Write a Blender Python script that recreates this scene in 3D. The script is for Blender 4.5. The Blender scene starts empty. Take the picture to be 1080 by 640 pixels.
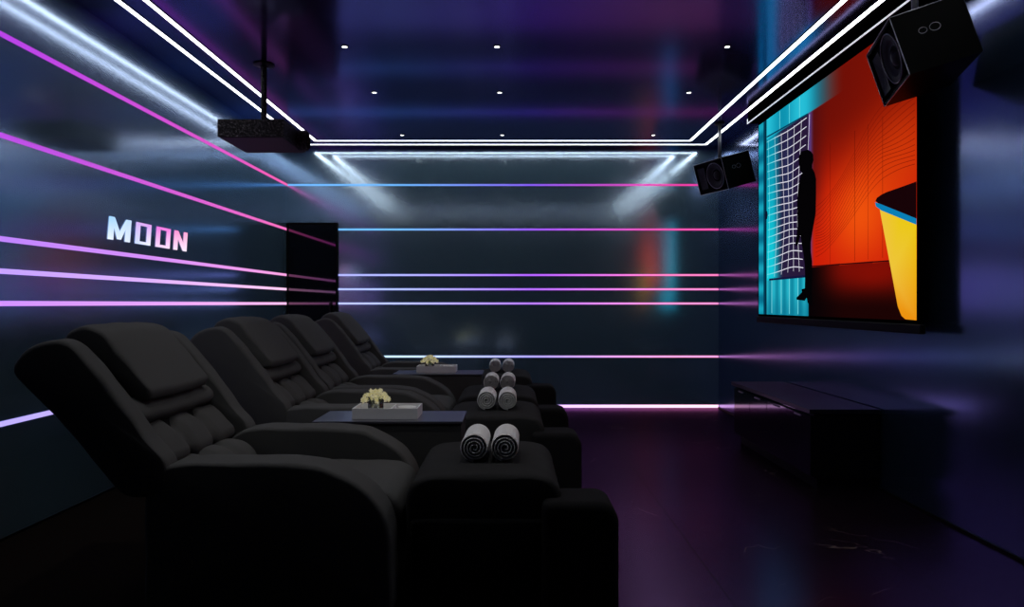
import bpy, bmesh, math, random
from mathutils import Vector, Matrix
from mathutils.geometry import tessellate_polygon
random.seed(7)
S = bpy.context.scene
C = S.collection
PI = math.pi

# ------------------------------------------------------------------ room sizes (metres)
XL, XR = -2.339, 2.151          # left / right wall faces
YB, YF = 7.5, -1.2              # back wall face, wall behind the viewer
ZC = 2.70                       # ceiling
EYE = 1.087

# ------------------------------------------------------------------ materials
def lin(c):
    return tuple(((v/255.0)/12.92 if v/255.0 <= 0.04045 else ((v/255.0+0.055)/1.055)**2.4) for v in c)

def mat(name, col, rough=0.5, metal=0.0, spec=0.5, bump=None, sheen=0.0, emit=None, alpha=None, trans=0.0):
    m = bpy.data.materials.new(name); m.use_nodes = True
    nt = m.node_tree; b = nt.nodes['Principled BSDF']
    b.inputs['Base Color'].default_value = (*col, 1)
    b.inputs['Roughness'].default_value = rough
    b.inputs['Metallic'].default_value = metal
    b.inputs['Specular IOR Level'].default_value = spec
    if sheen:
        b.inputs['Sheen Weight'].default_value = sheen
        b.inputs['Sheen Roughness'].default_value = 0.5
    if trans: b.inputs['Transmission Weight'].default_value = trans
    if emit:
        b.inputs['Emission Color'].default_value = (*emit[0], 1)
        b.inputs['Emission Strength'].default_value = emit[1]
    if bump:
        kind, scale, strength, dist = bump
        tc = nt.nodes.new('ShaderNodeTexCoord')
        if kind == 'noise':
            t = nt.nodes.new('ShaderNodeTexNoise'); t.inputs['Scale'].default_value = scale
            t.inputs['Detail'].default_value = 3
            o = t.outputs['Fac']
        elif kind == 'voronoi':
            t = nt.nodes.new('ShaderNodeTexVoronoi'); t.inputs['Scale'].default_value = scale
            o = t.outputs['Distance']
        else:
            t = nt.nodes.new('ShaderNodeTexWave'); t.inputs['Scale'].default_value = scale
            o = t.outputs['Fac']
        nt.links.new(tc.outputs['Object'], t.inputs['Vector'])
        bp = nt.nodes.new('ShaderNodeBump'); bp.inputs['Strength'].default_value = strength
        bp.inputs['Distance'].default_value = dist
        nt.links.new(o, bp.inputs['Height']); nt.links.new(bp.outputs['Normal'], b.inputs['Normal'])
    return m

def emit_vc(name, strength):
    m = bpy.data.materials.new(name); m.use_nodes = True
    nt = m.node_tree; nt.nodes.clear()
    out = nt.nodes.new('ShaderNodeOutputMaterial'); e = nt.nodes.new('ShaderNodeEmission')
    a = nt.nodes.new('ShaderNodeVertexColor'); a.layer_name = 'Col'
    nt.links.new(a.outputs['Color'], e.inputs['Color']); e.inputs['Strength'].default_value = strength
    nt.links.new(e.outputs[0], out.inputs[0])
    return m

def panel_mat(name, refl, rough, base=(0.004, 0.006, 0.010), base_mix=0.5, noise_scale=1.2, aniso=0.0):
    """dark lacquered panel: broad reflection over a nearly black body, slightly uneven gloss"""
    m = bpy.data.materials.new(name); m.use_nodes = True
    nt = m.node_tree; nt.nodes.clear()
    out = nt.nodes.new('ShaderNodeOutputMaterial')
    g = nt.nodes.new('ShaderNodeBsdfAnisotropic'); g.distribution = 'GGX'
    g.inputs['Color'].default_value = (*refl, 1)
    d = nt.nodes.new('ShaderNodeBsdfDiffuse'); d.inputs['Color'].default_value = (*base, 1)
    tc = nt.nodes.new('ShaderNodeTexCoord')
    n = nt.nodes.new('ShaderNodeTexNoise'); n.inputs['Scale'].default_value = noise_scale
    nt.links.new(tc.outputs['Object'], n.inputs['Vector'])
    mr = nt.nodes.new('ShaderNodeMapRange')
    mr.inputs['To Min'].default_value = rough*0.85; mr.inputs['To Max'].default_value = rough*1.15
    nt.links.new(n.outputs['Fac'], mr.inputs['Value']); nt.links.new(mr.outputs[0], g.inputs['Roughness'])
    a = nt.nodes.new('ShaderNodeAddShader')
    nt.links.new(g.outputs[0], a.inputs[0]); nt.links.new(d.outputs[0], a.inputs[1])
    nt.links.new(a.outputs[0], out.inputs[0])
    return m

M = {}
M['wall'] = panel_mat('wall_lacquer', (0.48, 0.60, 0.72), 0.145, (0.062, 0.118, 0.155))  # back wall: body colour raised to imitate a lit wall's blurred reflection
M['wall_l'] = panel_mat('wall_lacquer_left', (0.34, 0.42, 0.58), 0.165, (0.050, 0.092, 0.118))  # body colour raised as on the back wall, reflected light put into it
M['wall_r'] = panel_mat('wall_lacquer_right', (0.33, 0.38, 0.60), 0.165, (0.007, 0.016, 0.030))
M['wall_dark'] = panel_mat('wall_lacquer_dark', (0.01, 0.01, 0.012), 0.4, (0.002, 0.002, 0.002))
M['ceil'] = panel_mat('ceiling_lacquer', (0.27, 0.25, 0.52), 0.145, (0.002, 0.003, 0.008))
M['door'] = panel_mat('door_gloss', (0.12, 0.09, 0.11), 0.04, (0.001, 0.001, 0.001))
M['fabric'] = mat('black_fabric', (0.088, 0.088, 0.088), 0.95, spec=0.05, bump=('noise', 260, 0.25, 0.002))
M['fabric_dimmed'] = mat('black_fabric_footrest_dimmed', (0.032, 0.032, 0.033), 0.95, spec=0.03, bump=('noise', 260, 0.2, 0.002))  # chair fabric darkened to imitate the light falling off towards the footrests
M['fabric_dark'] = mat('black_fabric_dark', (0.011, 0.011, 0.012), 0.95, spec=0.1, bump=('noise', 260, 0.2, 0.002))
M['black'] = mat('black_plastic', (0.003, 0.003, 0.0035), 0.55, spec=0.12)
M['black_rough'] = mat('black_textured_metal', (0.055, 0.05, 0.055), 0.5, metal=0.0, spec=0.3, bump=('voronoi', 130, 1.0, 0.02))
nt = M['black_rough'].node_tree; b_ = nt.nodes['Principled BSDF']
tc_ = nt.nodes.new('ShaderNodeTexCoord'); nz = nt.nodes.new('ShaderNodeTexNoise'); nz.inputs['Scale'].default_value = 190; nz.inputs['Detail'].default_value = 1
cr = nt.nodes.new('ShaderNodeValToRGB'); cr.color_ramp.elements[0].position = 0.60; cr.color_ramp.elements[0].color = (0.012, 0.011, 0.012, 1)
cr.color_ramp.elements[1].position = 0.70; cr.color_ramp.elements[1].color = (0.55, 0.5, 0.52, 1)
nt.links.new(tc_.outputs['Object'], nz.inputs['Vector']); nt.links.new(nz.outputs['Fac'], cr.inputs['Fac']); nt.links.new(cr.outputs[0], b_.inputs['Base Color'])
M['black_metal'] = mat('black_metal', (0.02, 0.02, 0.022), 0.3, metal=0.8)
M['edge'] = mat('worn_edge_metal', (0.34, 0.32, 0.36), 0.35, metal=0.8)
M['pole'] = mat('pole_metal', (0.25, 0.25, 0.27), 0.35, metal=0.9)
M['cone'] = mat('speaker_cone', (0.012, 0.010, 0.014), 0.5, spec=0.4)
M['spk'] = mat('speaker_black_coating', (0.002, 0.002, 0.002), 0.5, spec=0.04)
M['cabinet'] = mat('cabinet_black_gloss', (0.003, 0.003, 0.005), 0.07, spec=0.5)
M['cab_top'] = mat('cabinet_top_gloss', (0.006, 0.006, 0.014), 0.3, spec=0.4)
M['table'] = mat('console_black', (0.07, 0.07, 0.07), 0.7, spec=0.1)
M['glass_top'] = mat('smoked_table_top', (0.16, 0.16, 0.20), 0.3, metal=0.75)
M['tray'] = mat('grey_lacquer_tray', (0.88, 0.88, 0.89), 0.45)
M['dish'] = mat('white_porcelain', (0.85, 0.85, 0.84), 0.3)
M['towel'] = mat('white_terry', (0.82, 0.82, 0.82), 0.95, spec=0.1, bump=('noise', 420, 0.6, 0.003))
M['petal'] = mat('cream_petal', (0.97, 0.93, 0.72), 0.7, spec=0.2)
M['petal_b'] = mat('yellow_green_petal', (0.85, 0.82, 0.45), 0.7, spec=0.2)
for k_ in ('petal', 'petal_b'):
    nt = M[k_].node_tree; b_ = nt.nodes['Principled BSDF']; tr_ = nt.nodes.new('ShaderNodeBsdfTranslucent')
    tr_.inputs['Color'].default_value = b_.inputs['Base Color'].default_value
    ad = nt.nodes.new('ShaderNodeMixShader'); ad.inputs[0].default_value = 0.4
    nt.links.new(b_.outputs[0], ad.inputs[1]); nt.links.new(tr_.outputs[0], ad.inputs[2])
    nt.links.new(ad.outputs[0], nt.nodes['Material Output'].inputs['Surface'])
    b_.inputs['Emission Color'].default_value = b_.inputs['Base Color'].default_value; b_.inputs['Emission Strength'].default_value = 0.13  # faint glow added to the petals, imitating stronger light on the blossoms
M['stem'] = mat('green_stem', (0.35, 0.40, 0.16), 0.6)
M['vase'] = mat('clear_glass', (0.9, 0.95, 0.95), 0.03, trans=1.0)
M['screen_black'] = mat('screen_border', (0.0005, 0.0005, 0.0005), 0.9, spec=0.0)
M['trim_glow'] = mat('white_edge_glow', (0.8, 0.8, 0.85), 0.4, emit=((0.8, 0.83, 0.95), 0.6))  # no lamp: emission imitates the reflection along the case edge
M['ceiling_led'] = mat('white_led', (1, 1, 1), 0.5, emit=((0.93, 0.97, 1.0), 6.5))
M['spot'] = mat('downlight_glow', (1, 1, 1), 0.5, emit=((1.0, 0.98, 0.95), 7.0))
M['led'] = emit_vc('colour_led', 1.0)
M['sign'] = emit_vc('sign_glow', 1.0)
M['picture'] = emit_vc('projected_picture', 1.0)
for k_ in ('picture', 'spot', 'sign', 'trim_glow'): M[k_].cycles.emission_sampling = 'NONE'

# marble floor
def floor_mat():
    m = bpy.data.materials.new('dark_marble_tiles'); m.use_nodes = True
    nt = m.node_tree; nt.nodes.clear(); N = nt.nodes.new; L = nt.links.new
    out = N('ShaderNodeOutputMaterial')
    tc = N('ShaderNodeTexCoord')
    g = N('ShaderNodeBsdfAnisotropic'); g.distribution = 'GGX'; g.inputs['Roughness'].default_value = 0.24
    g.inputs['Color'].default_value = (0.30, 0.26, 0.32, 1)
    d = N('ShaderNodeBsdfDiffuse')
    # thin veins: narrow band of a distorted noise
    n = N('ShaderNodeTexNoise'); n.inputs['Scale'].default_value = 1.6; n.inputs['Detail'].default_value = 5
    n.inputs['Distortion'].default_value = 0.6
    L(tc.outputs['Object'], n.inputs['Vector'])
    s = N('ShaderNodeMath'); s.operation = 'SUBTRACT'; s.inputs[1].default_value = 0.5; L(n.outputs['Fac'], s.inputs[0])
    ab = N('ShaderNodeMath'); ab.operation = 'ABSOLUTE'; L(s.outputs[0], ab.inputs[0])
    r = N('ShaderNodeMapRange'); r.inputs['From Min'].default_value = 0.0; r.inputs['From Max'].default_value = 0.003
    r.inputs['To Min'].default_value = 1; r.inputs['To Max'].default_value = 0; L(ab.outputs[0], r.inputs['Value'])
    n2 = N('ShaderNodeTexNoise'); n2.inputs['Scale'].default_value = 2.3; L(tc.outputs['Object'], n2.inputs['Vector'])
    r2 = N('ShaderNodeMapRange'); r2.inputs['From Min'].default_value = 0.52; r2.inputs['From Max'].default_value = 0.62
    L(n2.outputs['Fac'], r2.inputs['Value'])
    mu = N('ShaderNodeMath'); mu.operation = 'MULTIPLY'; L(r.outputs[0], mu.inputs[0]); L(r2.outputs[0], mu.inputs[1])
    mix = N('ShaderNodeMixRGB'); L(mu.outputs[0], mix.inputs['Fac'])
    mix.inputs['Color1'].default_value = (0.003, 0.002, 0.003, 1); mix.inputs['Color2'].default_value = (0.09, 0.07, 0.06, 1)
    L(mix.outputs[0], d.inputs['Color'])
    # tile joints
    br = N('ShaderNodeTexBrick'); br.offset = 0.0; br.inputs['Scale'].default_value = 1.0
    br.inputs['Brick Width'].default_value = 0.8; br.inputs['Row Height'].default_value = 0.8
    br.inputs['Mortar Size'].default_value = 0.0025; br.inputs['Mortar Smooth'].default_value = 0.2
    L(tc.outputs['Object'], br.inputs['Vector'])
    mx = N('ShaderNodeMixRGB'); mx.inputs['Color1'].default_value = (0.13, 0.062, 0.135, 1); mx.inputs['Color2'].default_value = (0.02, 0.02, 0.02, 1)
    L(br.outputs['Fac'], mx.inputs['Fac']); L(mx.outputs[0], g.inputs['Color'])
    a = N('ShaderNodeAddShader'); L(g.outputs[0], a.inputs[0]); L(d.outputs[0], a.inputs[1]); L(a.outputs[0], out.inputs[0])
    return m
M['floor'] = floor_mat()

# ------------------------------------------------------------------ object helpers
def obj(name, bm, m, parent=None, smooth=False, bevel=0, seg=2, recalc=True):
    if recalc: bmesh.ops.recalc_face_normals(bm, faces=bm.faces)
    me = bpy.data.meshes.new(name); bm.to_mesh(me); bm.free()
    ms = m if isinstance(m, (list, tuple)) else [m]
    for k in ms: me.materials.append(k)
    o = bpy.data.objects.new(name, me); C.objects.link(o)
    if smooth:
        for p in me.polygons: p.use_smooth = True
    if bevel:
        b = o.modifiers.new('bevel', 'BEVEL'); b.width = bevel; b.segments = seg; b.limit_method = 'ANGLE'
        b.angle_limit = math.radians(40)
    if parent: o.parent = parent
    return o
def thing(name, label, cat, loc=(0, 0, 0), rotz=0, group=None):
    o = bpy.data.objects.new(name, None); C.objects.link(o); o.empty_display_size = 0.1
    o.location = loc; o.rotation_euler = (0, 0, rotz); o['label'] = label; o['category'] = cat
    if group: o['group'] = group
    return o
def tag(o, label, cat, group=None):
    o['label'] = label; o['category'] = cat
    if group: o['group'] = group
    return o
def struct(o): o['kind'] = 'structure'; return o
def box(bm, x0, x1, y0, y1, z0, z1, mi=0):
    v = [bm.verts.new(p) for p in [(x0,y0,z0),(x1,y0,z0),(x1,y1,z0),(x0,y1,z0),(x0,y0,z1),(x1,y0,z1),(x1,y1,z1),(x0,y1,z1)]]
    for f in [(0,3,2,1),(4,5,6,7),(0,1,5,4),(1,2,6,5),(2,3,7,6),(3,0,4,7)]:
        bm.faces.new([v[i] for i in f]).material_index = mi
def B(*a):
    bm = bmesh.new(); box(bm, *a); return bm
def cyl(bm, p0, p1, r0, r1=None, n=24, cap=True):
    r1 = r0 if r1 is None else r1
    p0 = Vector(p0); p1 = Vector(p1); d = (p1-p0).normalized()
    a = d.orthogonal().normalized(); b = d.cross(a)
    A = [bm.verts.new(p0+(a*math.cos(2*PI*i/n)+b*math.sin(2*PI*i/n))*r0) for i in range(n)]
    Bv = [bm.verts.new(p1+(a*math.cos(2*PI*i/n)+b*math.sin(2*PI*i/n))*r1) for i in range(n)]
    for i in range(n): bm.faces.new([A[i], A[(i+1)%n], Bv[(i+1)%n], Bv[i]])
    if cap: bm.faces.new(A[::-1]); bm.faces.new(Bv)
def lathe(bm, prof, origin, axis, n=40):
    """prof: (radius, along-axis) pairs"""
    o = Vector(origin); d = Vector(axis).normalized(); a = d.orthogonal().normalized(); b = d.cross(a)
    rings = []
    for r, t in prof:
        rings.append([bm.verts.new(o+d*t+(a*math.cos(2*PI*i/n)+b*math.sin(2*PI*i/n))*max(r, 1e-5)) for i in range(n)])
    for k in range(len(rings)-1):
        for i in range(n):
            bm.faces.new([rings[k][i], rings[k][(i+1)%n], rings[k+1][(i+1)%n], rings[k+1][i]])
def tube(bm, pts, r, n=8):
    pts = [Vector(p) for p in pts]; rings = []
    up = Vector((0.13, 0.07, 1)).normalized()
    for k, p in enumerate(pts):
        d = (pts[min(k+1, len(pts)-1)]-pts[max(k-1, 0)]).normalized()
        a = d.cross(up); a = a.normalized() if a.length > 1e-4 else d.orthogonal().normalized(); b = d.cross(a)
        rings.append([bm.verts.new(p+(a*math.cos(2*PI*i/n)+b*math.sin(2*PI*i/n))*r) for i in range(n)])
    for k in range(len(rings)-1):
        for i in range(n): bm.faces.new([rings[k][i], rings[k][(i+1)%n], rings[k+1][(i+1)%n], rings[k+1][i]])
    bm.faces.new(rings[0][::-1]); bm.faces.new(rings[-1])
def round_poly(pts, r, seg=4):
    out = []; n = len(pts)
    for i in range(n):
        p = Vector(pts[i]); a = Vector(pts[i-1])-p; b = Vector(pts[(i+1)%n])-p
        rr = min(r, a.length*0.45, b.length*0.45)
        s = p+a.normalized()*rr; e = p+b.normalized()*rr
        for k in range(seg+1):
            t = k/seg; out.append(tuple((1-t)*(1-t)*s+2*t*(1-t)*p+t*t*e))
    return out
def dense(pts, step):
    out = []
    n = len(pts)
    for i in range(n):
        a = Vector(pts[i]); b = Vector(pts[(i+1)%n]); k = max(1, int((b-a).length/step))
        for j in range(k): out.append(tuple(a.lerp(b, j/k)))
    return out
def loft(prof, y0, y1, rr, corner=0.03, creases=(), cdepth=0.03, cw=0.03, crown=0.0, wrinkle=0.0, seed=0):
    """upholstered block: an XZ outline carried across y, its ends rounded by rr, pulled in at creases"""
    P = dense(round_poly(prof, corner, 4), 0.05)
    c = Vector((sum(p[0] for p in P)/len(P), sum(p[1] for p in P)/len(P)))
    ys = [y0+rr*(1-math.cos(PI/2*k/5)) for k in range(6)]
    m = max(6, int((y1-y0-2*rr)/0.02)); ys += [y0+rr+(y1-y0-2*rr)*k/m for k in range(1, m)]
    ys += [y1-rr*(1-math.cos(PI/2*k/5)) for k in range(5, -1, -1)]
    bm = bmesh.new(); rings = []
    half = (y1-y0)/2; mid = (y1+y0)/2
    for y in ys:
        e = min(y-y0, y1-y); t = max(0, 1-e/rr) if rr > 0 else 0
        d = rr*(1-math.sqrt(max(0, 1-t*t)))
        for q in creases: d += cdepth*math.exp(-((y-q)/cw)**2)
        d -= crown*(1-((y-mid)/half)**2)
        ring = []
        for i, p in enumerate(P):
            v = Vector(p)-c; L = max(v.length, 1e-5)
            w = wrinkle*math.sin(p[0]*31+y*17+seed)*math.sin(p[1]*27-y*23+seed*2)
            q = c+v*(max(0.03, (L-d+w))/L)
            ring.append(bm.verts.new((q.x, y, q.y)))
        rings.append(ring)
    n = len(P)
    for k in range(len(rings)-1):
        for i in range(n): bm.faces.new([rings[k][i], rings[k][(i+1)%n], rings[k+1][(i+1)%n], rings[k+1][i]])
    for ring, s in ((rings[0], 1), (rings[-1], -1)):
        yy = ring[0].co.y; cv = bm.verts.new((c.x, yy, c.y))
        for i in range(n): bm.faces.new([ring[(i+1)%n], ring[i], cv][::s])
    return bm

def dup(root, loc, label=None, group=None):
    r = root.copy(); C.objects.link(r); r.location = loc
    if label: r['label'] = label
    if group: r['group'] = group
    for ch in list(root.children):
        c = ch.copy(); C.objects.link(c); c.parent = r
        for g in list(ch.children):
            d = g.copy(); C.objects.link(d); d.parent = c
    return r

def vcol(o, fn):
    me = o.data
    at = me.color_attributes.new('Col', 'FLOAT_COLOR', 'POINT')
    for i, v in enumerate(me.vertices): at.data[i].color = (*fn(v.co), 1)

def ramp(stops, t):
    t = min(max(t, stops[0][0]), stops[-1][0])
    for (a, ca), (b, cb) in zip(stops, stops[1:]):
        if t <= b:
            k = (t-a)/max(b-a, 1e-6); return tuple(x+(y-x)*k for x, y in zip(ca, cb))
    return stops[-1][1]

# ------------------------------------------------------------------ the setting
T = 0.12
M['carpet'] = mat('dark_brown_carpet', (0.010, 0.007, 0.005), 0.95, spec=0.02, bump=('noise', 500, 0.5, 0.004))
bm = bmesh.new(); box(bm, -0.25, XR+T, YF-T, YB+T, -T, 0, 0); box(bm, XL-T, -0.25, YF-T, YB+T, -T, 0, 1)
struct(obj('floor', bm, [M['floor'], M['carpet']]))
struct(obj('ceiling', B(XL-T, XR+T, YF-T, YB+T, ZC, ZC+T), M['ceil']))
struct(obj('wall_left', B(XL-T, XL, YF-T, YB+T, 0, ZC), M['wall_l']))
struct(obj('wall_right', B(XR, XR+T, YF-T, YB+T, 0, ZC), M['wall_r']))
struct(obj('wall_back', B(XL, XR, YB, YB+T, 0, ZC), M['wall']))
struct(obj('wall_front', B(XL, XR, YF-T, YF, 0, ZC), M['wall_dark']))
bm = B(XL+0.022, -1.826, YB-0.03, YB-0.002, 0.004, 1.906)
dr = struct(obj('door_1', bm, M['door'], bevel=0.002))
bm = bmesh.new()
box(bm, XL+0.001, XL+0.021, YB-0.034, YB-0.001, 0.0, 1.925); box(bm, -1.825, -1.810, YB-0.034, YB-0.001, 0.0, 1.925)
box(bm, XL+0.021, -1.825, YB-0.034, YB-0.001, 1.908, 1.925)
obj('door_frame', bm, M['black'], dr)
bm = bmesh.new(); box(bm, -1.885, -1.87, YB-0.075, YB-0.06, 0.85, 1.1); box(bm, -1.884, -1.871, YB-0.06, YB-0.03, 0.87, 0.885); box(bm, -1.884, -1.871, YB-0.06, YB-0.03, 1.065, 1.08)
obj('door_handle', bm, M['black_metal'], dr, bevel=0.003)
# thin black skirting
struct(obj('baseboard_right', B(XR-0.008, XR-0.0005, YF, YB-0.001, 0.0, 0.012), M['black']))
struct(obj('baseboard_left', B(XL+0.0005, XL+0.008, YF, YB-0.04, 0.0, 0.012), M['black']))

# ------------------------------------------------------------------ ceiling light loops
def loop(name, x0, x1, y0, y1, w, label):
    t = thing(name, label, 'ceiling light', ((x0+x1)/2, (y0+y1)/2, ZC), 0, 'ceiling light loops')
    cx, cy = (x0+x1)/2, (y0+y1)/2
    def ring(bm, o, z0, z1, i):
        def q(e, z): return [bm.verts.new((sx-cx, sy-cy, z-ZC)) for sx, sy in ((x0+e, y0+e), (x1-e, y0+e), (x1-e, y1-e), (x0+e, y1-e))]
        qs = (q(o, z0), q(i, z0), q(i, z1), q(o, z1)); NS = 16
        P4 = []
        for c4 in qs:
            row = []
            for k in range(4):
                for s_ in range(NS):
                    row.append(c4[k] if s_ == 0 else bm.verts.new(c4[k].co.lerp(c4[(k+1) % 4].co, s_/NS)))
            P4.append(row)
        n = 4*NS
        for k in range(n):
            j = (k+1) % n
            for e_ in range(4):
                u, v = P4[e_], P4[(e_+1) % 4]; bm.faces.new([u[k], u[j], v[j], v[k]])
    bm = bmesh.new(); ring(bm, -w/2, ZC-0.004, ZC-0.001, w/2); obj('diffuser', bm, M['ceiling_led'], t)
    bm = bmesh.new(); ring(bm, -w/2-0.004, ZC-0.005, ZC-0.0006, -w/2-0.0005); ring(bm, w/2+0.0005, ZC-0.005, ZC-0.0006, w/2+0.004)
    obj('channel_frame', bm, M['black'], t)
    return t
loop('ceiling_light', -2.095, 1.963, 2.25, 7.297, 0.030, 'outer of the two white light loops, closest to the walls')
loop('ceiling_light', -1.944, 1.763, 2.42, 7.127, 0.030, 'inner of the two white light loops in the dark ceiling')

# ------------------------------------------------------------------ LED lines
def c3(a, k=1.0): return tuple(v*k for v in lin(a))
LV = [2.32, 1.857, 1.383, 1.235, 1.087, 0.535]
left_cols = [
    ((165, 60, 215), (225, 90, 165)), ((170, 70, 215), (228, 105, 175)), ((165, 115, 230), (225, 145, 200)),
    ((170, 140, 240), (240, 185, 220)), ((180, 125, 235), (245, 175, 220)), ((165, 155, 235), (215, 170, 225))]
left_lab = [
    'magenta light line, topmost along the wall with the MOON sign',
    'magenta-pink light line just above the MOON sign',
    'lilac-pink light line just below the MOON sign',
    'pale violet light line, second below the MOON sign',
    'pale pink light line, third below the MOON sign, at eye level',
    'lavender light line low on the wall behind the front recliner']
for z, (a, b), lab in zip(LV, left_cols, left_lab):
    bm = bmesh.new(); n = 40; y0, y1 = 2.3, YB-0.004; vs = []
    for i in range(n+1):
        y = y0+(y1-y0)*i/n
        vs.append([bm.verts.new((x, y, zz)) for x, zz in ((XL-0.001, z-0.012), (XL+0.004, z-0.012), (XL+0.004, z+0.012), (XL-0.001, z+0.012))])
    for p, q in zip(vs, vs[1:]):
        for k in range(4): bm.faces.new([p[k], p[(k+1)%4], q[(k+1)%4], q[k]])
    bm.faces.new(vs[0]); bm.faces.new(vs[-1][::-1])
    o = tag(obj('light_strip', bm, M['led']), lab, 'light strip', 'light lines on the left wall')
    kk = 1.2 if z > 1.8 else 1.35
    ca, cb = c3(a, kk), c3(b, kk)
    vcol(o, lambda co: ramp([(0, ca), (3.0, ca), (5.2, tuple((p+q)/2 for p, q in zip(ca, cb))), (7.5, cb)], co.y))
back_cols = [
    ((105, 175, 240), (130, 90, 235), (225, 60, 160)), ((110, 180, 245), (145, 85, 240), (225, 80, 170)),
    ((160, 165, 250), (160, 85, 235), (235, 115, 180)), ((160, 175, 250), (160, 95, 240), (238, 125, 190)),
    ((170, 180, 250), (165, 110, 240), (238, 135, 195)), ((190, 220, 250), (160, 150, 245), (240, 150, 205)),
    ((190, 180, 255), (200, 160, 245), (250, 180, 215))]
back_lab = [
    'thin light line turning blue to magenta, topmost on the back wall',
    'blue to pink light line on the back wall, level with the dark door top',
    'pale violet light line on the back wall, uppermost of the three close together',
    'pale violet light line on the back wall, middle of the three close together',
    'pale violet light line on the back wall, lowest of the three close together',
    'whitish-blue light line on the back wall just above the far tray of flowers',
    'bright pinkish light line at the foot of the back wall along the floor']
for i, (z, cc, lab) in enumerate(zip(LV+[0.018], back_cols, back_lab)):
    x0 = XL+0.005 if i == 0 else -1.807
    h = 0.015 if i == 6 else 0.0098
    bm = bmesh.new(); n = 30; vs = []
    for k in range(n+1):
        x = x0+(XR-0.004-x0)*k/n
        vs.append([bm.verts.new((x, y, zz)) for y, zz in ((YB+0.001, z-h), (YB-0.004, z-h), (YB-0.004, z+h), (YB+0.001, z+h))])
    for p, q in zip(vs, vs[1:]):
        for k in range(4): bm.faces.new([p[k], p[(k+1)%4], q[(k+1)%4], q[k]])
    bm.faces.new(vs[0]); bm.faces.new(vs[-1][::-1])
    o = tag(obj('light_strip', bm, M['led']), lab, 'light strip', 'light lines on the back wall')
    K = 2.0 if i == 6 else (1.4 if i > 1 else 1.15)
    A, Bc, Cc = (c3(q, K) for q in cc)
    vcol(o, lambda co: ramp([(-2.4, A), (-1.2, A), (0.2, Bc), (1.6, Cc), (2.2, Cc)], co.x))

# ------------------------------------------------------------------ downlights
dl = None; spots = [(x, y) for y in (4.52, 5.50, 6.89, 2.95) for x in (-1.05, -0.094, 1.35)]
rows = ['nearest', 'middle', 'farthest', 'out-of-view']; cols_ = ['left', 'centre', 'right']
for k, (x, y) in enumerate(spots):
    lab = 'small round ceiling spotlight, %s one of the %s row of three' % (cols_[k % 3], rows[k//3])
    if k >= 9: lab = 'small round ceiling spotlight level with the front recliner, %s one of its row' % cols_[k % 3]
    if dl is None:
        dl = thing('downlight', lab, 'downlight', (x, y, ZC), 0, 'round spotlights in the ceiling')
        bm = bmesh.new(); lathe(bm, [(0.0165, -0.001), (0.0165, -0.006), (0.023, -0.005), (0.025, -0.0008)], (0, 0, 0), (0, 0, 1), 28)
        obj('trim_ring', bm, M['black'], dl, smooth=True)
        bm = bmesh.new(); cyl(bm, (0, 0, -0.004), (0, 0, -0.0012), 0.016, n=24); obj('lamp_lens', bm, M['spot'], dl)
    else:
        dup(dl, (x, y, ZC), lab)
    L = bpy.data.lights.new('downlight_beam', 'SPOT'); L.energy = 15.0 if k >= 9 else 5.0; L.spot_size = 1.5; L.spot_blend = 0.8
    L.shadow_soft_size = 0.03; L.color = (1, 0.98, 0.95)
    lo = bpy.data.objects.new('downlight_beam', L); C.objects.link(lo); lo.location = (x, y, ZC-0.02)

# ------------------------------------------------------------------ MOON sign on the left wall
sign = thing('wall_sign', 'glowing wall sign reading MOON in blocky slanted letters', 'sign', (XL, 4.18, 1.46))
def letter(name, y0, y1, polys, colfn, h=0.135):
    bm = bmesh.new(); w = y1-y0
    for poly in polys:
        f = [];  b = []
        for (a, t) in poly:
            yy = y0+a*w+0.018*t-4.18; zz = t*h
            f.append(bm.verts.new((0.004, yy, zz))); b.append(bm.verts.new((0.001, yy, zz)))
        bm.faces.new(f); bm.faces.new(b[::-1]); n = len(poly)
        for i in range(n): bm.faces.new([f[i], b[i], b[(i+1)%n], f[(i+1)%n]])
    o = obj(name, bm, M['sign'], sign)
    vcol(o, lambda co: colfn((co.y+4.18-y0)/w, co.z/h))
    return o
def bil(c00, c10, c01, c11):
    def f(a, t):
        a = min(max(a, 0), 1)
        return tuple(v*1.15 for v in lin([(1-t)*((1-a)*p+a*q)+t*((1-a)*r+a*s) for p, q, r, s in zip(c00, c10, c01, c11)]))
    return f
letter('letter_m', 4.165, 4.405, [[(0, 0), (0.23, 0), (0.23, 0.60), (0.23, 1), (0, 1)], [(0.77, 0), (1, 0), (1, 1), (0.77, 1), (0.77, 0.60)],
    [(0.23, 1), (0.23, 0.60), (0.42, 0.06), (0.5, 0.06), (0.5, 0.40)], [(0.5, 0.40), (0.5, 0.06), (0.58, 0.06), (0.77, 0.60), (0.77, 1)]],
    bil((225, 235, 255), (215, 225, 250), (150, 200, 245), (190, 215, 250)))
def ringp(): return [[(0, 0), (1, 0), (0.74, 0.13), (0.26, 0.13)], [(1, 0), (1, 1), (0.74, 0.87), (0.74, 0.13)], [(1, 1), (0, 1), (0.26, 0.87), (0.74, 0.87)], [(0, 1), (0, 0), (0.26, 0.13), (0.26, 0.87)]]
letter('letter_o', 4.468, 4.652, ringp(), bil((200, 215, 255), (230, 235, 255), (205, 170, 235), (215, 150, 230)))
letter('letter_o', 4.725, 4.915, ringp(), bil((235, 205, 240), (245, 220, 245), (225, 110, 215), (245, 120, 215)))
letter('letter_n', 4.975, 5.17, [[(0, 0), (0.27, 0), (0.27, 0.62), (0.27, 1), (0, 1)], [(0.73, 0.38), (0.73, 0), (1, 0), (1, 1), (0.73, 1)],
    [(0.27, 1), (0.27, 0.62), (0.73, 0), (0.73, 0.38)]], bil((250, 215, 240), (240, 225, 245), (250, 130, 200), (250, 160, 205)))

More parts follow.
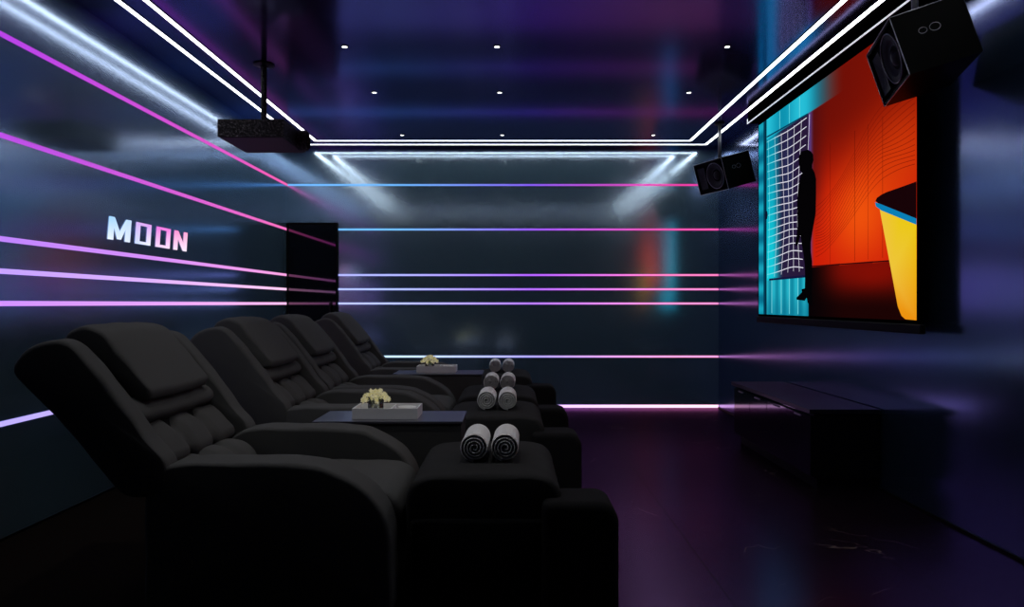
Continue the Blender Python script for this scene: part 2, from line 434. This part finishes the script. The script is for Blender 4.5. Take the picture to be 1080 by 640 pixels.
# ------------------------------------------------------------------ projection screen
SX, SY, SZ = 2.05, 5.985, 1.0       # far lower corner of the picture; u runs towards the viewer
UW, VH = 2.335, 1.565
scr = thing('projection_screen', 'pull-down projection screen showing a silhouetted man before orange and cyan light', 'screen', (SX, SY, SZ))
def g2(u, v, cu, cv, su, sv): return math.exp(-((u-cu)/su)**2-((v-cv)/sv)**2)
def sm(a, b, x):
    t = min(max((x-a)/(b-a), 0), 1); return t*t*(3-2*t)
def mixc(a, b, t): return tuple(x+(y-x)*t for x, y in zip(a, b))
def pic(u, v):
    # orange-red room
    red = mixc((128, 18, 5), (205, 28, 8), sm(1.3, 0.6, v))
    red = mixc(red, (95, 14, 10), sm(0.75, 1.5, v)*0.55*sm(2.3, 1.2, u))
    red = mixc(red, (70, 14, 22), sm(1.35, 0.98, u)*sm(0.4, 0.9, v)*0.75)
    g = g2(u, v, 1.75, 0.62, 0.42, 0.30)
    red = mixc(red, (250, 92, 14), min(1, g*0.85))
    red = mixc(red, (225, 70, 10), 0.6*g2(u, v, 2.2, 0.9, 0.4, 0.25))
    fl = 0.341-(u-1.04)*0.022
    if v < fl:
        f = mixc((120, 14, 6), (28, 4, 4), sm(fl-0.02, 0.05, v))
        f = mixc((8, 3, 5), f, sm(1.0, 1.6, u))
        red = mixc(f, (150, 16, 4), 0.5*g2(u, v, 1.9, 0.24, 0.35, 0.08))
    # cyan side
    cy = mixc((8, 150, 178), (20, 205, 222), 0.5+0.5*math.sin(v*3+0.5))
    if v > 1.40: cy = mixc((14, 150, 180), (40, 195, 220), 0.5+0.5*math.sin(u*9))
    net = mixc(cy, (40, 26, 58), sm(0.30, 0.56, u))
    net = mixc(net, (36, 60, 110), 0.5*g2(u, v, 0.62, 1.0, 0.12, 0.5))
    c = cy
    if 0.275 < v < 1.40 and u > 0.16: c = net
    if v <= 0.275:
        c = mixc((16, 140, 165), (40, 185, 205), 0.5+0.5*math.sin(u*42))
        c = mixc(c, (10, 110, 140), sm(0.2, 0.0, v)*0.5)
    if u < 0.16: c = mixc((6, 110, 140), (22, 165, 190), 0.5+0.5*math.sin(v*38)) if u < 0.11 else (2, 60, 85)
    if 0.155 < u < 0.185: c = (2, 38, 58)
    if v > 1.40:
        return mixc(c, red, sm(0.95, 1.55, u))
    if u < 1.0: return c
    if u < 1.09 and v > fl: return mixc((92, 62, 128), red, sm(1.02, 1.10, u))
    return red
bm = bmesh.new()
NU, NV = 260, 170
gv = [[bm.verts.new((0, -UW*i/NU, VH*j/NV)) for i in range(NU+1)] for j in range(NV+1)]
for j in range(NV):
    for i in range(NU): bm.faces.new([gv[j][i], gv[j][i+1], gv[j+1][i+1], gv[j+1][i]])
layer = {}
extra = []   # (vert, colour)
def poly(pts, cols, depth):
    vs = [bm.verts.new((-depth, -u, v)) for u, v in pts]
    for k, vtx in enumerate(vs):
        extra.append((vtx, cols(pts[k][0], pts[k][1]) if callable(cols) else cols))
    for tri in tessellate_polygon([[Vector((u, v, 0)) for u, v in pts]]): bm.faces.new([vs[i] for i in tri])
def line(pts, w, col, depth, w_v=None):
    # flat ribbon in the picture plane
    L, R = [], []
    for k, p in enumerate(pts):
        a = Vector(pts[max(k-1, 0)]); b = Vector(pts[min(k+1, len(pts)-1)]); d = (b-a).normalized(); n = Vector((-d.y, d.x))*w/2
        for q, arr in ((Vector(p)+n, L), (Vector(p)-n, R)):
            q.x = min(max(q.x, 0), UW); q.y = min(max(q.y, 0), VH)
            vtx = bm.verts.new((-depth, -q.x, q.y)); arr.append(vtx)
            extra.append((vtx, col(p[0], p[1]) if callable(col) else col))
    for k in range(len(L)-1): bm.faces.new([L[k], L[k+1], R[k+1], R[k]])
# white net, pinched round the man's chest
def warp(u, v):
    for cu, cv, s, k in ((0.66, 0.78, 0.34, 0.50), (0.80, 0.55, 0.25, 0.25)):
        du, dv = cu-u, cv-v
        e = k*math.exp(-(du*du+(dv*0.75)**2)/(s*s)); u += du*e; v += dv*e*0.35
    return u, v
for i in range(7):
    u0 = 0.20+i*0.135
    line([warp(u0+0.02*(k/40.0), 0.285+1.11*k/40) for k in range(41)], 0.0065, lambda u, v: mixc((120, 235, 245), (238, 236, 250), sm(0.25, 0.5, u)), 0.0006)
for j in range(19):
    v0 = 0.315+j*0.0595
    line([warp(0.185+(0.80-(0.03 if v0 < 0.5 else 0))*k/36, v0) for k in range(37)], 0.0060, lambda u, v: mixc((110, 230, 240), (238, 236, 250), sm(0.25, 0.5, u)), 0.0007)
for u0 in (0.47, 0.66, 0.85): line([(u0, 1.41), (u0, 1.56)], 0.010, (110, 225, 235), 0.0006)
for u0 in (0.3, 0.5, 0.66, 0.82): line([(u0, 0.01), (u0, 0.27)], 0.012, (120, 225, 235), 0.0006)
line([(0.19, 1.425), (0.99, 1.40)], 0.012, (10, 60, 90), 0.0008)
line([(0.24, 0.277), (0.95, 0.277)], 0.016, (20, 20, 60), 0.0008)
# fine curves on the orange wall
for i in range(15):
    o_ = i*0.026
    pts = []
    for k in range(31):
        t = k/30; u = 1.12+1.2*t
        v = 0.40+o_*0.9+0.33*sm(0.05, 0.75, t)+(0.06+0.10*i/15)*t+0.015*math.sin(9*t+i*0.5)
        pts.append((u, v))
    line(pts, 0.0035, lambda u, v: mixc(pic(u, v), (90, 8, 4), 0.55), 0.0006)
for u0, a in ((1.343, 0.45), (1.676, 0.65), (1.837, 0.4), (2.0, 0.5)):
    line([(u0, 0.34+k*0.06) for k in range(14)], 0.005, lambda u, v, a=a: mixc(pic(u, v), (60, 6, 4), a), 0.0007)
line([(1.06, 0.341), (2.33, 0.313)], 0.008, (60, 8, 8), 0.0008)
# counter
yel = [(1.97, 0.61), (2.185, 0.539), (UW, 0.491), (UW, 0.002), (2.231, 0.005), (2.194, 0.022), (2.157, 0.072), (2.09, 0.266)]
poly(yel, lambda u, v: mixc((242, 150, 18), (240, 205, 22), sm(0.02, 0.32, v)) if u > 2.1 else (244, 200, 60), 0.0010)
poly([(1.923, 0.664), (1.938, 0.680), (1.985, 0.690), (2.041, 0.696), (2.185, 0.700), (UW, 0.705), (UW, 0.51), (2.185, 0.562), (1.99, 0.628)], (24, 4, 8), 0.0012)
poly([(1.919, 0.659), (1.99, 0.636), (2.185, 0.569), (UW, 0.517), (UW, 0.486), (2.185, 0.536), (1.99, 0.602), (1.928, 0.634)], (10, 130, 185), 0.0014)
# the man
man = [(0.948,1.158),(0.885,1.164),(0.84,1.136),(0.836,1.103),(0.846,1.067),(0.86,1.031),(0.902,1.01),(0.87,0.992),(0.835,0.934),(0.809,0.836),(0.809,0.734),(0.814,0.64),(0.8,0.578),(0.774,0.522),(0.785,0.498),(0.826,0.511),(0.868,0.572),(0.893,0.502),(0.918,0.44),(0.943,0.352),(0.948,0.279),(0.943,0.193),(0.887,0.188),(0.893,0.167),(0.792,0.128),(0.8,0.114),(0.943,0.106),(0.975,0.127),(0.991,0.094),(1.023,0.074),(1.07,0.074),(1.058,0.165),(1.067,0.281),(1.067,0.372),(1.045,0.444),(1.045,0.506),(1.07,0.572),(1.11,0.658),(1.125,0.694),(1.131,0.821),(1.131,0.924),(1.109,0.972),(1.067,1.012),(1.067,1.032),(1.089,1.06),(1.083,1.1),(1.047,1.13),(0.999,1.15)]
poly(man, (4, 3, 5), 0.0016)
poly([(0.14, 0.80), (0.155, 0.83), (0.20, 0.83), (0.215, 0.80), (0.20, 0.765), (0.155, 0.765)], (10, 25, 50), 0.0016)
extra_idx = {}
bm.verts.index_update()
for vtx, c in extra: extra_idx[vtx.index] = c
po = obj('picture', bm, M['picture'], scr, recalc=False)
at = po.data.color_attributes.new('Col', 'FLOAT_COLOR', 'POINT')
for i, v in enumerate(po.data.vertices):
    c = extra_idx.get(i) or pic(-v.co.y, v.co.z)
    at.data[i].color = (*(x*0.95 for x in lin(c)), 1)
# cloth behind and round the picture, weight bar, case
bm = B(0.001, 0.006, -UW-0.035, 0.02, -0.02, VH+0.03); obj('screen_cloth', bm, M['screen_black'], scr)
bm = B(-0.010, 0.020, -UW-0.05, 0.03, -0.068, -0.018); obj('weight_bar', bm, M['black'], scr, bevel=0.008, seg=3)
bm = B(-0.07, 0.075, -UW-0.45, 0.07, VH+0.03, VH+0.128); obj('screen_case', bm, M['screen_black'], scr, bevel=0.008, seg=3)
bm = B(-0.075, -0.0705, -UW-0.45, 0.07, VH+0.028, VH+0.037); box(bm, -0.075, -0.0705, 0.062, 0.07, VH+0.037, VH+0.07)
obj('edge_trim', bm, M['trim_glow'], scr)
for yy in (-0.25, -UW+0.05):
    bm = bmesh.new(); box(bm, -0.02, 0.02, yy-0.03, yy+0.03, VH+0.1285, ZC-SZ-0.001); obj('ceiling_bracket', bm, M['black_metal'], scr)

# ------------------------------------------------------------------ loudspeakers on ceiling poles
W, H, D = 0.396, 0.274, 0.302
def speaker(cx, cy, cz, yaw, pitch, roll, px, py, label):
    f = Vector((-math.sin(yaw)*math.cos(pitch), -math.cos(yaw)*math.cos(pitch), -math.sin(pitch)))
    r = Vector((math.cos(yaw), -math.sin(yaw), 0)); u = f.cross(r)
    if u.z < 0: u = -u
    r2 = math.cos(roll)*r+math.sin(roll)*u; u2 = -math.sin(roll)*r+math.cos(roll)*u
    t = thing('loudspeaker', label, 'speaker', (cx, cy, cz), 0, 'black loudspeakers hung from the ceiling')
    R3 = Matrix((r2, -f, u2)).transposed().to_4x4()
    def put(o): o.matrix_local = R3; return o
    w, h, d = W/2, H/2, D/2
    # cabinet with a recessed front: shell open at the front
    bm = bmesh.new(); k = 0.014
    fr = [(-w, -d, -h), (w, -d, -h), (w, -d, h), (-w, -d, h)]
    fi = [(-w+k, -d, -h+k), (w-k, -d, -h+k), (w-k, -d, h-k), (-w+k, -d, h-k)]
    fb = [(-w+k, -d+0.02, -h+k), (w-k, -d+0.02, -h+k), (w-k, -d+0.02, h-k), (-w+k, -d+0.02, h-k)]
    bk = [(-w+0.005, d, -h+0.005), (w-0.005, d, -h+0.005), (w-0.005, d, h-0.005), (-w+0.005, d, h-0.005)]
    mid = [(-w, d-0.006, -h), (w, d-0.006, -h), (w, d-0.006, h), (-w, d-0.006, h)]
    L = [[bm.verts.new(p) for p in q] for q in (fb, fi, fr, mid, bk)]
    bm.faces.new(L[0]); bm.faces.new(L[-1][::-1])
    for a, b in zip(L, L[1:]):
        for i in range(4): bm.faces.new([a[i], a[(i+1)%4], b[(i+1)%4], b[i]])
    put(obj('cabinet', bm, M['spk'], t))
    # thin light edges round the front frame
    bm = bmesh.new(); e = 0.0022
    cs = [(-w, -d-0.001, -h), (w, -d-0.001, -h), (w, -d-0.001, h), (-w, -d-0.001, h)]
    for i in range(4): tube(bm, [cs[i], cs[(i+1)%4]], e, 6)
    tube(bm, [(w, -d, h), (w, d-0.006, h)], e*0.8, 6); tube(bm, [(-w, -d, h), (-w, d-0.006, h)], e*0.8, 6)
    put(obj('edge_trim', bm, M['edge'], t))
    # woofer
    bm = bmesh.new(); ox = 0.062; Rw = 0.112
    lathe(bm, [(Rw, 0.0), (Rw, 0.012), (Rw-0.008, 0.016), (Rw-0.016, 0.010), (Rw-0.024, 0.016), (Rw-0.034, 0.004), (0.040, -0.004), (0.036, 0.006), (0.018, 0.014), (0.0, 0.016)], (ox, -d+0.019, 0), (0, -1, 0), 48)
    put(obj('woofer', bm, M['cone'], t, smooth=True))
    bm = bmesh.new(); tube(bm, [(ox+Rw*math.cos(a*PI/24), -d+0.001, Rw*math.sin(a*PI/24)) for a in range(49)], 0.0028, 6)
    put(obj('woofer_ring', bm, M['edge'], t, smooth=True))
    # horn tweeter
    bm = bmesh.new(); hx = -w+0.075; q = []
    for s, yy in ((1.0, 0.006), (0.72, -0.004), (0.3, 0.0), (0.16, 0.0)):
        yb = -d+0.019-(0.012 if s == 1.0 else 0.012*s)
        q.append([bm.verts.new((hx+dx*0.050*s, yb, dz*0.095*s)) for dx, dz in ((-1, -1), (1, -1), (1, 1), (-1, 1))])
    for a, b in zip(q, q[1:]):
        for i in range(4): bm.faces.new([a[i], a[(i+1)%4], b[(i+1)%4], b[i]])
    bm.faces.new(q[-1])
    put(obj('horn_tweeter', bm, M['cone'], t, bevel=0.004))
    # oval hand recess with two rings on the side panel
    bm = bmesh.new()
    for dz, rr in ((0.026, 0.022), (-0.024, 0.017)):
        tube(bm, [(w+0.001, -0.02+dz+rr*math.cos(a*PI/12), 0.035+rr*0.8*math.sin(a*PI/12)) for a in range(25)], 0.0012, 6)
    put(obj('side_fitting', bm, M['edge'], t, smooth=True))
    # pole, flange, yoke (in ceiling coordinates)
    bm = bmesh.new(); top = Vector((px-cx, py-cy, ZC-cz-0.004)); bot = Vector((px-cx, py-cy, h*0.75))
    cyl(bm, bot, top, 0.015, n=18); obj('pole', bm, M['pole'], t, smooth=True)
    bm = bmesh.new(); lathe(bm, [(0.0, 0), (0.045, 0), (0.045, 0.012), (0.0, 0.016)], (px-cx, py-cy, ZC-cz-0.0005), (0, 0, -1), 24)
    obj('ceiling_flange', bm, M['black_metal'], t, smooth=False)
    bm = bmesh.new()
    for s in (-1, 1):
        pass
    box(bm, -0.05, 0.05, -0.03, 0.03, h+0.001, h+0.008)
    put(obj('mount_plate', bm, M['black_metal'], t, bevel=0.002))
    return t
speaker(1.879, 3.308, 2.235, 1.775, 0.28, 0.089, 1.862, 3.33, 'large black loudspeaker nearest the viewer, hanging in front of the screen corner')
speaker(1.882, 6.388, 2.241, 1.206, 0.288, 0.0, 1.859, 6.45, 'smaller-looking black loudspeaker on a pole at the far end of the screen')

# ------------------------------------------------------------------ projector
pr = thing('projector', 'black speckled projector hanging from a ceiling pole on the left', 'projector', (-1.675, 4.865, 2.157))
bm = B(-0.215, 0.212, -0.245, 0.245, 0, 0.112); obj('projector_body', bm, M['black_rough'], pr, bevel=0.002, seg=2)
bm = B(-0.205, 0.200, -0.235, 0.235, -0.004, -0.0005); ob = obj('bottom_panel', bm, mat('dark_plum_panel', (0.03, 0.016, 0.024), 0.5), pr)
bm = bmesh.new(); lathe(bm, [(0.068, 0), (0.068, 0.06), (0.060, 0.066), (0.056, 0.06), (0.05, 0.02)], (0.2125, 0.07, 0.045), (1, 0, 0), 36)
ln = obj('lens_barrel', bm, M['black_rough'], pr, smooth=True)
bm = bmesh.new(); lathe(bm, [(0.05, 0.02), (0.035, 0.032), (0.0, 0.038)], (0.2125, 0.07, 0.045), (1, 0, 0), 36)
obj('lens_glass', bm, mat('lens_glass', (0.02, 0.02, 0.04), 0.05, spec=1.0), ln, smooth=True)
bm = bmesh.new(); cyl(bm, (0, 0, 0.125), (0, 0, ZC-2.157-0.012), 0.019, n=20); obj('pole', bm, M['black_rough'], pr, smooth=True)
bm = bmesh.new(); lathe(bm, [(0.0, 0), (0.07, 0), (0.07, 0.006), (0.03, 0.014), (0.024, 0.02), (0, 0.02)], (0, 0, ZC-2.157-0.0005), (0, 0, -1), 28); obj('ceiling_flange', bm, M['black_metal'], pr)
bm = bmesh.new(); box(bm, -0.07, 0.07, -0.06, 0.06, 0.1125, 0.125); obj('mount_plate', bm, M['black_metal'], pr, bevel=0.003)
bm = bmesh.new()
for i in range(9): box(bm, -0.13+i*0.022, -0.12+i*0.022, 0.2452, 0.248, 0.02, 0.09)
obj('vent', bm, M['black'], pr)

# ------------------------------------------------------------------ media cabinet
CX0, CX1, CY0, CY1, CH = 1.727, XR-0.012, 4.18, 5.68, 0.472
cb = thing('media_cabinet', 'long low black cabinet standing under the projection screen', 'cabinet', ((CX0+CX1)/2, (CY0+CY1)/2, 0))
ox, oy = (CX0+CX1)/2, (CY0+CY1)/2
hw, hl = (CX1-CX0)/2, (CY1-CY0)/2
obj('cabinet_top', B(-hw, hw, -hl, hl, CH-0.026, CH), M['cab_top'], cb, bevel=0.003)
obj('cabinet_body', B(-hw+0.03, hw-0.002, -hl+0.012, hl-0.03, 0.07, CH-0.0265), M['cabinet'], cb, bevel=0.002)
obj('plinth', B(-hw+0.06, hw-0.004, -hl+0.04, hl-0.06, 0.0, 0.0695), M['black'], cb)
nd = 4; span = (2*hl-0.05)/nd
for i in range(nd):
    a = -hl+0.016+i*span
    d_ = obj('door', B(-hw+0.012, -hw+0.0295, a, a+span-0.006, 0.08, CH-0.045), M['cabinet'], cb, bevel=0.0015)
    obj('handle', B(-hw+0.004, -hw+0.0115, a+span/2-0.05, a+span/2+0.05, CH-0.06, CH-0.052), M['edge'], d_)

# ------------------------------------------------------------------ recliners
def make_recliner(label):
    t = thing('recliner', label, 'recliner', (0, 0, 0), 0, 'row of black reclining cinema chairs')
    F, FD = M['fabric'], M['fabric_dark']
    hwid = 0.41
    arm = [(-1.20, 0.06), (-1.20, 0.50), (-1.14, 0.555), (-1.06, 0.566), (-0.72, 0.566), (-0.62, 0.552), (-0.53, 0.512), (-0.46, 0.462), (-0.415, 0.40), (-0.395, 0.32), (-0.39, 0.06)]
    for s in (-1, 1):
        y0, y1 = (-hwid, -0.252) if s < 0 else (0.252, hwid)
        a = obj('armrest', loft(arm, y0, y1, 0.018, 0.03, wrinkle=0.002, seed=s), F, t, smooth=True)
    wing = [(-1.640, 0.868), (-1.605, 0.924), (-1.545, 0.963), (-1.485, 0.972), (-1.44, 0.955), (-1.357, 0.868), (-1.239, 0.716), (-1.182, 0.628), (-1.118, 0.566), (-1.12, 0.46), (-1.264, 0.45), (-1.461, 0.683)]
    for s in (-1, 1):
        y0, y1 = (-hwid-0.002, -0.318) if s < 0 else (0.318, hwid+0.002)
        obj('backrest_wing', loft(wing, y0, y1, 0.020, 0.045, wrinkle=0.003, seed=s+3), F, t, smooth=True)
    shell = [(-1.63, 0.868), (-1.60, 0.91), (-1.55, 0.94), (-1.49, 0.945), (-1.42, 0.87), (-1.30, 0.70), (-1.22, 0.56), (-1.15, 0.45), (-1.27, 0.44), (-1.46, 0.683)]
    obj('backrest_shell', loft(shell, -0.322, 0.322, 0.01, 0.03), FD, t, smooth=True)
    pil = [(-1.60, 0.90), (-1.565, 0.985), (-1.50, 1.012), (-1.43, 0.985), (-1.33, 0.865), (-1.262, 0.782), (-1.268, 0.752), (-1.31, 0.745), (-1.42, 0.85), (-1.50, 0.90)]
    obj('headrest_pillow', loft(pil, -0.238, 0.250, 0.018, 0.028, crown=0.008, wrinkle=0.003, seed=1), F, t, smooth=True)
    roll = [(-1.37, 0.745), (-1.325, 0.762), (-1.268, 0.722), (-1.258, 0.690), (-1.29, 0.665), (-1.36, 0.69)]
    obj('lumbar_roll', loft(roll, -0.312, 0.312, 0.03, 0.03, crown=0.006, wrinkle=0.004, seed=2), F, t, smooth=True)
    bc = [(-1.34, 0.64), (-1.285, 0.668), (-1.225, 0.625), (-1.175, 0.565), (-1.175, 0.535), (-1.22, 0.51), (-1.30, 0.56)]
    obj('back_cushion', loft(bc, -0.312, 0.312, 0.03, 0.035, creases=(-0.10, 0.10), cdepth=0.045, cw=0.020, crown=0.012, wrinkle=0.004, seed=5), F, t, smooth=True)
    rs = [(-1.24, 0.40), (-1.225, 0.51), (-1.175, 0.535), (-1.11, 0.52), (-1.055, 0.47), (-1.04, 0.40)]
    obj('seat_roll', loft(rs, -0.248, 0.248, 0.03, 0.035, creases=(-0.08, 0.09), cdepth=0.030, cw=0.02, crown=0.008, wrinkle=0.004, seed=6), F, t, smooth=True)
    seat = [(-1.10, 0.33), (-1.09, 0.43), (-1.0, 0.445), (-0.75, 0.442), (-0.55, 0.442), (-0.45, 0.435), (-0.405, 0.41), (-0.385, 0.36), (-0.40, 0.29)]
    obj('seat_cushion', loft(seat, -0.248, 0.248, 0.030, 0.05, crown=0.006, wrinkle=0.003, seed=7), F, t, smooth=True)
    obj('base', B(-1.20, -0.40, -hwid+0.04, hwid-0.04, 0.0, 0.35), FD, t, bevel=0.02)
    fb = [(-0.35, 0.03), (-0.35, 0.30), (0.30, 0.385), (0.34, 0.392), (0.375, 0.37), (0.388, 0.33), (0.388, 0.0), (-0.35, 0.0)]
    fb = [(-0.345, 0.0), (-0.345, 0.36), (0.155, 0.36), (0.165, 0.0)]
    obj('footrest_base', loft(fb, -0.330, 0.330, 0.02, 0.02), FD, t, smooth=True)
    sb_ = [(0.10, 0.0), (0.10, 0.43), (0.30, 0.43), (0.335, 0.415), (0.355, 0.375), (0.355, 0.0)]
    obj('footrest_bolster', loft(sb_, -0.385, -0.165, 0.03, 0.03), FD, t, smooth=True)
    fr = [(-0.362, 0.28), (-0.362, 0.43), (-0.345, 0.475), (-0.30, 0.497), (-0.20, 0.505), (0.07, 0.505), (0.135, 0.490), (0.168, 0.45), (0.172, 0.28)]
    fo = obj('footrest_cushion', loft(fr, -0.315, 0.315, 0.028, 0.03, wrinkle=0.0015, seed=9), M['fabric_dimmed'], t, smooth=True)
    for yy in (-0.292, 0.292):
        bm = bmesh.new(); tube(bm, [(x_, yy, z_) for x_, z_ in ((-0.352, 0.40), (-0.338, 0.455), (-0.30, 0.486), (-0.20, 0.4955), (0.07, 0.4955), (0.125, 0.483), (0.155, 0.45))], 0.004, 6)
        obj('piping', bm, F, fo, smooth=True)
    return t
near = [2.345, 3.61, 4.47, 5.74]
labs = ['black fabric recliner nearest the viewer, its whole side in shadow',
        'black recliner just beyond the nearer flower table, second from the viewer',
        'black recliner before the farther flower table, third from the viewer',
        'black recliner closest to the back wall, beyond both flower tables']
r0 = make_recliner(labs[0]); r0.location = (0, near[0]+0.41, 0)
for n_, lb in zip(near[1:], labs[1:]): dup(r0, (0, n_+0.41, 0), lb)

# ------------------------------------------------------------------ towels
def spiral_bm(R=0.0535, L=0.23, turns=4.1, th=0.0063):
    bm = bmesh.new(); n = int(turns*26); pitch = (R-0.006)/turns
    prev = None
    for i in range(n+1):
        a = 2*PI*i/26; r = 0.006+pitch*a/(2*PI)
        ri, ro = max(r-th/2, 0.001), r+th/2-0.0005
        if i > n-8: ro = r+th/2*(n-i)/8
        cs, sn = math.cos(a-2.25), math.sin(a-2.25)
        dome = 0.008*(r/R)**2
        q = [bm.verts.new((ri*cs, dome, ri*sn)), bm.verts.new(((ri+ro)/2*cs, dome-0.006, (ri+ro)/2*sn)), bm.verts.new((ro*cs, dome, ro*sn)),
             bm.verts.new((ro*cs, L-dome, ro*sn)), bm.verts.new(((ri+ro)/2*cs, L-dome+0.006, (ri+ro)/2*sn)), bm.verts.new((ri*cs, L-dome, ri*sn))]
        if prev:
            for k in range(6): bm.faces.new([prev[k], prev[(k+1)%6], q[(k+1)%6], q[k]])
        else: bm.faces.new(q)
        prev = q
    bm.faces.new(prev[::-1])
    return bm
tw = None
who = ['the nearest recliner', 'the second nearest recliner', 'the third nearest recliner', 'the farthest recliner']
tows = [(2.635, -0.137, -0.024), (3.915, -0.137, -0.022), (4.80, -0.137, -0.028), (6.05, -0.139, -0.030)]
for (ty, xa, xb), wh in zip(tows, who):
    for x_, sd in ((xa, 'left'), (xb, 'right')):
        lab = 'rolled white towel on %s, %s one of the pair' % (wh, sd)
        if tw is None:
            tw = tag(obj('rolled_towel', spiral_bm(), M['towel'], smooth=False), lab, 'towel', 'rolled towels on the footrests'); o = tw
        else:
            o = tw.copy(); C.objects.link(o); o['label'] = lab
        o.location = (x_, ty, 0.505+0.0545); o.rotation_euler = (0, random.uniform(-0.25, 0.25), random.uniform(-0.03, 0.03))

# ------------------------------------------------------------------ console tables, trays, flowers, dishes
def make_table(label):
    t = thing('side_table', label, 'table', (0, 0, 0), 0, 'console tables between recliners')
    obj('table_top', B(-0.897, -0.222, -0.16, 0.16, 0.546, 0.558), M['glass_top'], t, bevel=0.002)
    obj('table_body', B(-0.89, -0.228, -0.155, 0.155, 0.06, 0.5455), M['table'], t, bevel=0.003)
    obj('plinth', B(-0.85, -0.26, -0.13, 0.13, 0.0, 0.0595), M['black'], t)
    return t
t1 = make_table('black box side table between the two nearest recliners'); t1.location = (0, 3.39, 0)
t2y = 5.565
dup(t1, (0, t2y, 0), 'black box side table between the two farthest recliners')
def make_tray(label):
    t = thing('serving_tray', label, 'tray', (0, 0, 0), 0, 'grey trays on the side tables')
    bm = bmesh.new(); x0, x1, y0, y1, w, h = -0.15, 0.15, -0.09, 0.09, 0.006, 0.048
    box(bm, x0, x1, y0, y1, 0, 0.006); box(bm, x0, x1, y0, y0+w, 0.006, h); box(bm, x0, x1, y1-w, y1, 0.006, h)
    box(bm, x0, x0+w, y0+w, y1-w, 0.006, h); box(bm, x1-w, x1, y0+w, y1-w, 0.006, h)
    obj('tray_body', bm, M['tray'], t)
    obj('divider', B(0.022, 0.027, y0+w+0.0005, y1-w-0.0005, 0.0065, h-0.003), M['tray'], t)
    return t
def make_flowers(label):
    t = thing('flower_vase', label, 'flowers', (0, 0, 0), 0, 'small vases of pale flowers')
    bm = bmesh.new(); lathe(bm, [(0.0, 0.0), (0.034, 0.0), (0.036, 0.01), (0.036, 0.052), (0.033, 0.052), (0.033, 0.006), (0.0, 0.006)], (0, 0, 0), (0, 0, 1), 28)
    obj('vase', bm, M['vase'], t, smooth=True)
    rnd = random.Random(4)
    bm = bmesh.new()
    for i in range(14):
        a = rnd.uniform(0, 2*PI); r = rnd.uniform(0.0, 0.024)
        tube(bm, [(r*math.cos(a), r*math.sin(a), 0.008), (r*math.cos(a)*0.8, r*math.sin(a)*0.8, 0.05), (r*1.9*math.cos(a), r*1.9*math.sin(a), 0.078)], 0.0016, 5)
    obj('stems', bm, M['stem'], t)
    # each blossom: a tuft of small petals round a point on a flattened dome
    k = 0
    for lvl, cnt, rad, zz in ((0, 9, 0.054, 0.068), (1, 7, 0.040, 0.088), (2, 4, 0.020, 0.100), (3, 1, 0.0, 0.106)):
        for i in range(cnt):
            a = 2*PI*(i+0.5*lvl)/cnt+rnd.uniform(-0.15, 0.15)
            cx, cy, cz = rad*math.cos(a), rad*math.sin(a), zz+rnd.uniform(-0.004, 0.004)
            out = Vector((cx, cy, 0.035+0.02*lvl)).normalized()
            bm = bmesh.new()
            for j in range(26):
                d = (out+Vector((rnd.gauss(0, 1), rnd.gauss(0, 1), rnd.gauss(0, 1)))*0.62).normalized()
                s = d.orthogonal().normalized(); s = Matrix.Rotation(rnd.uniform(0, PI), 3, d) @ s; n2 = d.cross(s)
                p = Vector((cx, cy, cz)); L = rnd.uniform(0.013, 0.022); wd = rnd.uniform(0.005, 0.008)
                v = [bm.verts.new(q) for q in (p, p+d*L*0.55+s*wd+n2*0.001, p+d*L+n2*0.003, p+d*L*0.55-s*wd+n2*0.001)]
                f = bm.faces.new(v); f.material_index = 1 if rnd.random() < 0.2 else 0
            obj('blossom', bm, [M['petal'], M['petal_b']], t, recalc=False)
    return t
def make_dish(label):
    bm = bmesh.new(); lathe(bm, [(0.0, 0.0), (0.026, 0.0), (0.030, 0.006), (0.042, 0.036), (0.039, 0.036), (0.026, 0.008), (0.0, 0.006)], (0, 0, 0), (0, 0, 1), 32)
    return tag(obj('dish', bm, M['dish'], smooth=True), label, 'dish', 'small white dishes in the trays')
for i, (ty, wh) in enumerate(((3.385, 'nearer'), (5.655, 'farther'))):
    a = 'nearer side table'; 
    if i == 0:
        tr = make_tray('light grey rectangular tray on the nearer side table'); tr.location = (-0.582, ty, 0.5585)
        fl = make_flowers('small vase of cream and yellow flowers in the nearer tray'); fl.location = (-0.640, ty+0.0, 0.566)
        ds = make_dish('small white dish in the nearer tray, right of the flowers'); ds.location = (-0.495, ty+0.01, 0.566)
    else:
        dup(tr, (-0.582, ty-0.05, 0.5585), 'light grey rectangular tray on the farther side table')
        f2 = dup(fl, (-0.640, ty-0.05, 0.566), 'small vase of cream and yellow flowers in the farther tray')
        f2.rotation_euler = (0, 0, 1.1)
        d2 = ds.copy(); C.objects.link(d2); d2.location = (-0.495, ty-0.04, 0.566); d2['label'] = 'small white dish in the farther tray, right of the flowers'

# ------------------------------------------------------------------ world, view, camera
w = bpy.data.worlds.new('dark'); S.world = w; w.use_nodes = True
w.node_tree.nodes['Background'].inputs[0].default_value = (0.0, 0.0, 0.0, 1)
S.view_settings.view_transform = 'Standard'; S.view_settings.look = 'None'
S.view_settings.exposure = 0; S.view_settings.gamma = 1
cy_ = S.cycles
cy_.max_bounces = 8; cy_.glossy_bounces = 5; cy_.diffuse_bounces = 3; cy_.transmission_bounces = 6
cy_.use_adaptive_sampling = False
cy_.sample_clamp_indirect = 4.0; cy_.caustics_refractive = False
cam = bpy.data.cameras.new('camera'); cam.sensor_width = 36; cam.lens = 760/1080*36; cam.clip_start = 0.05
co = bpy.data.objects.new('camera', cam); C.objects.link(co); co.location = (0, 0, EYE); co.rotation_euler = (PI/2, 0, 0)
S.camera = co
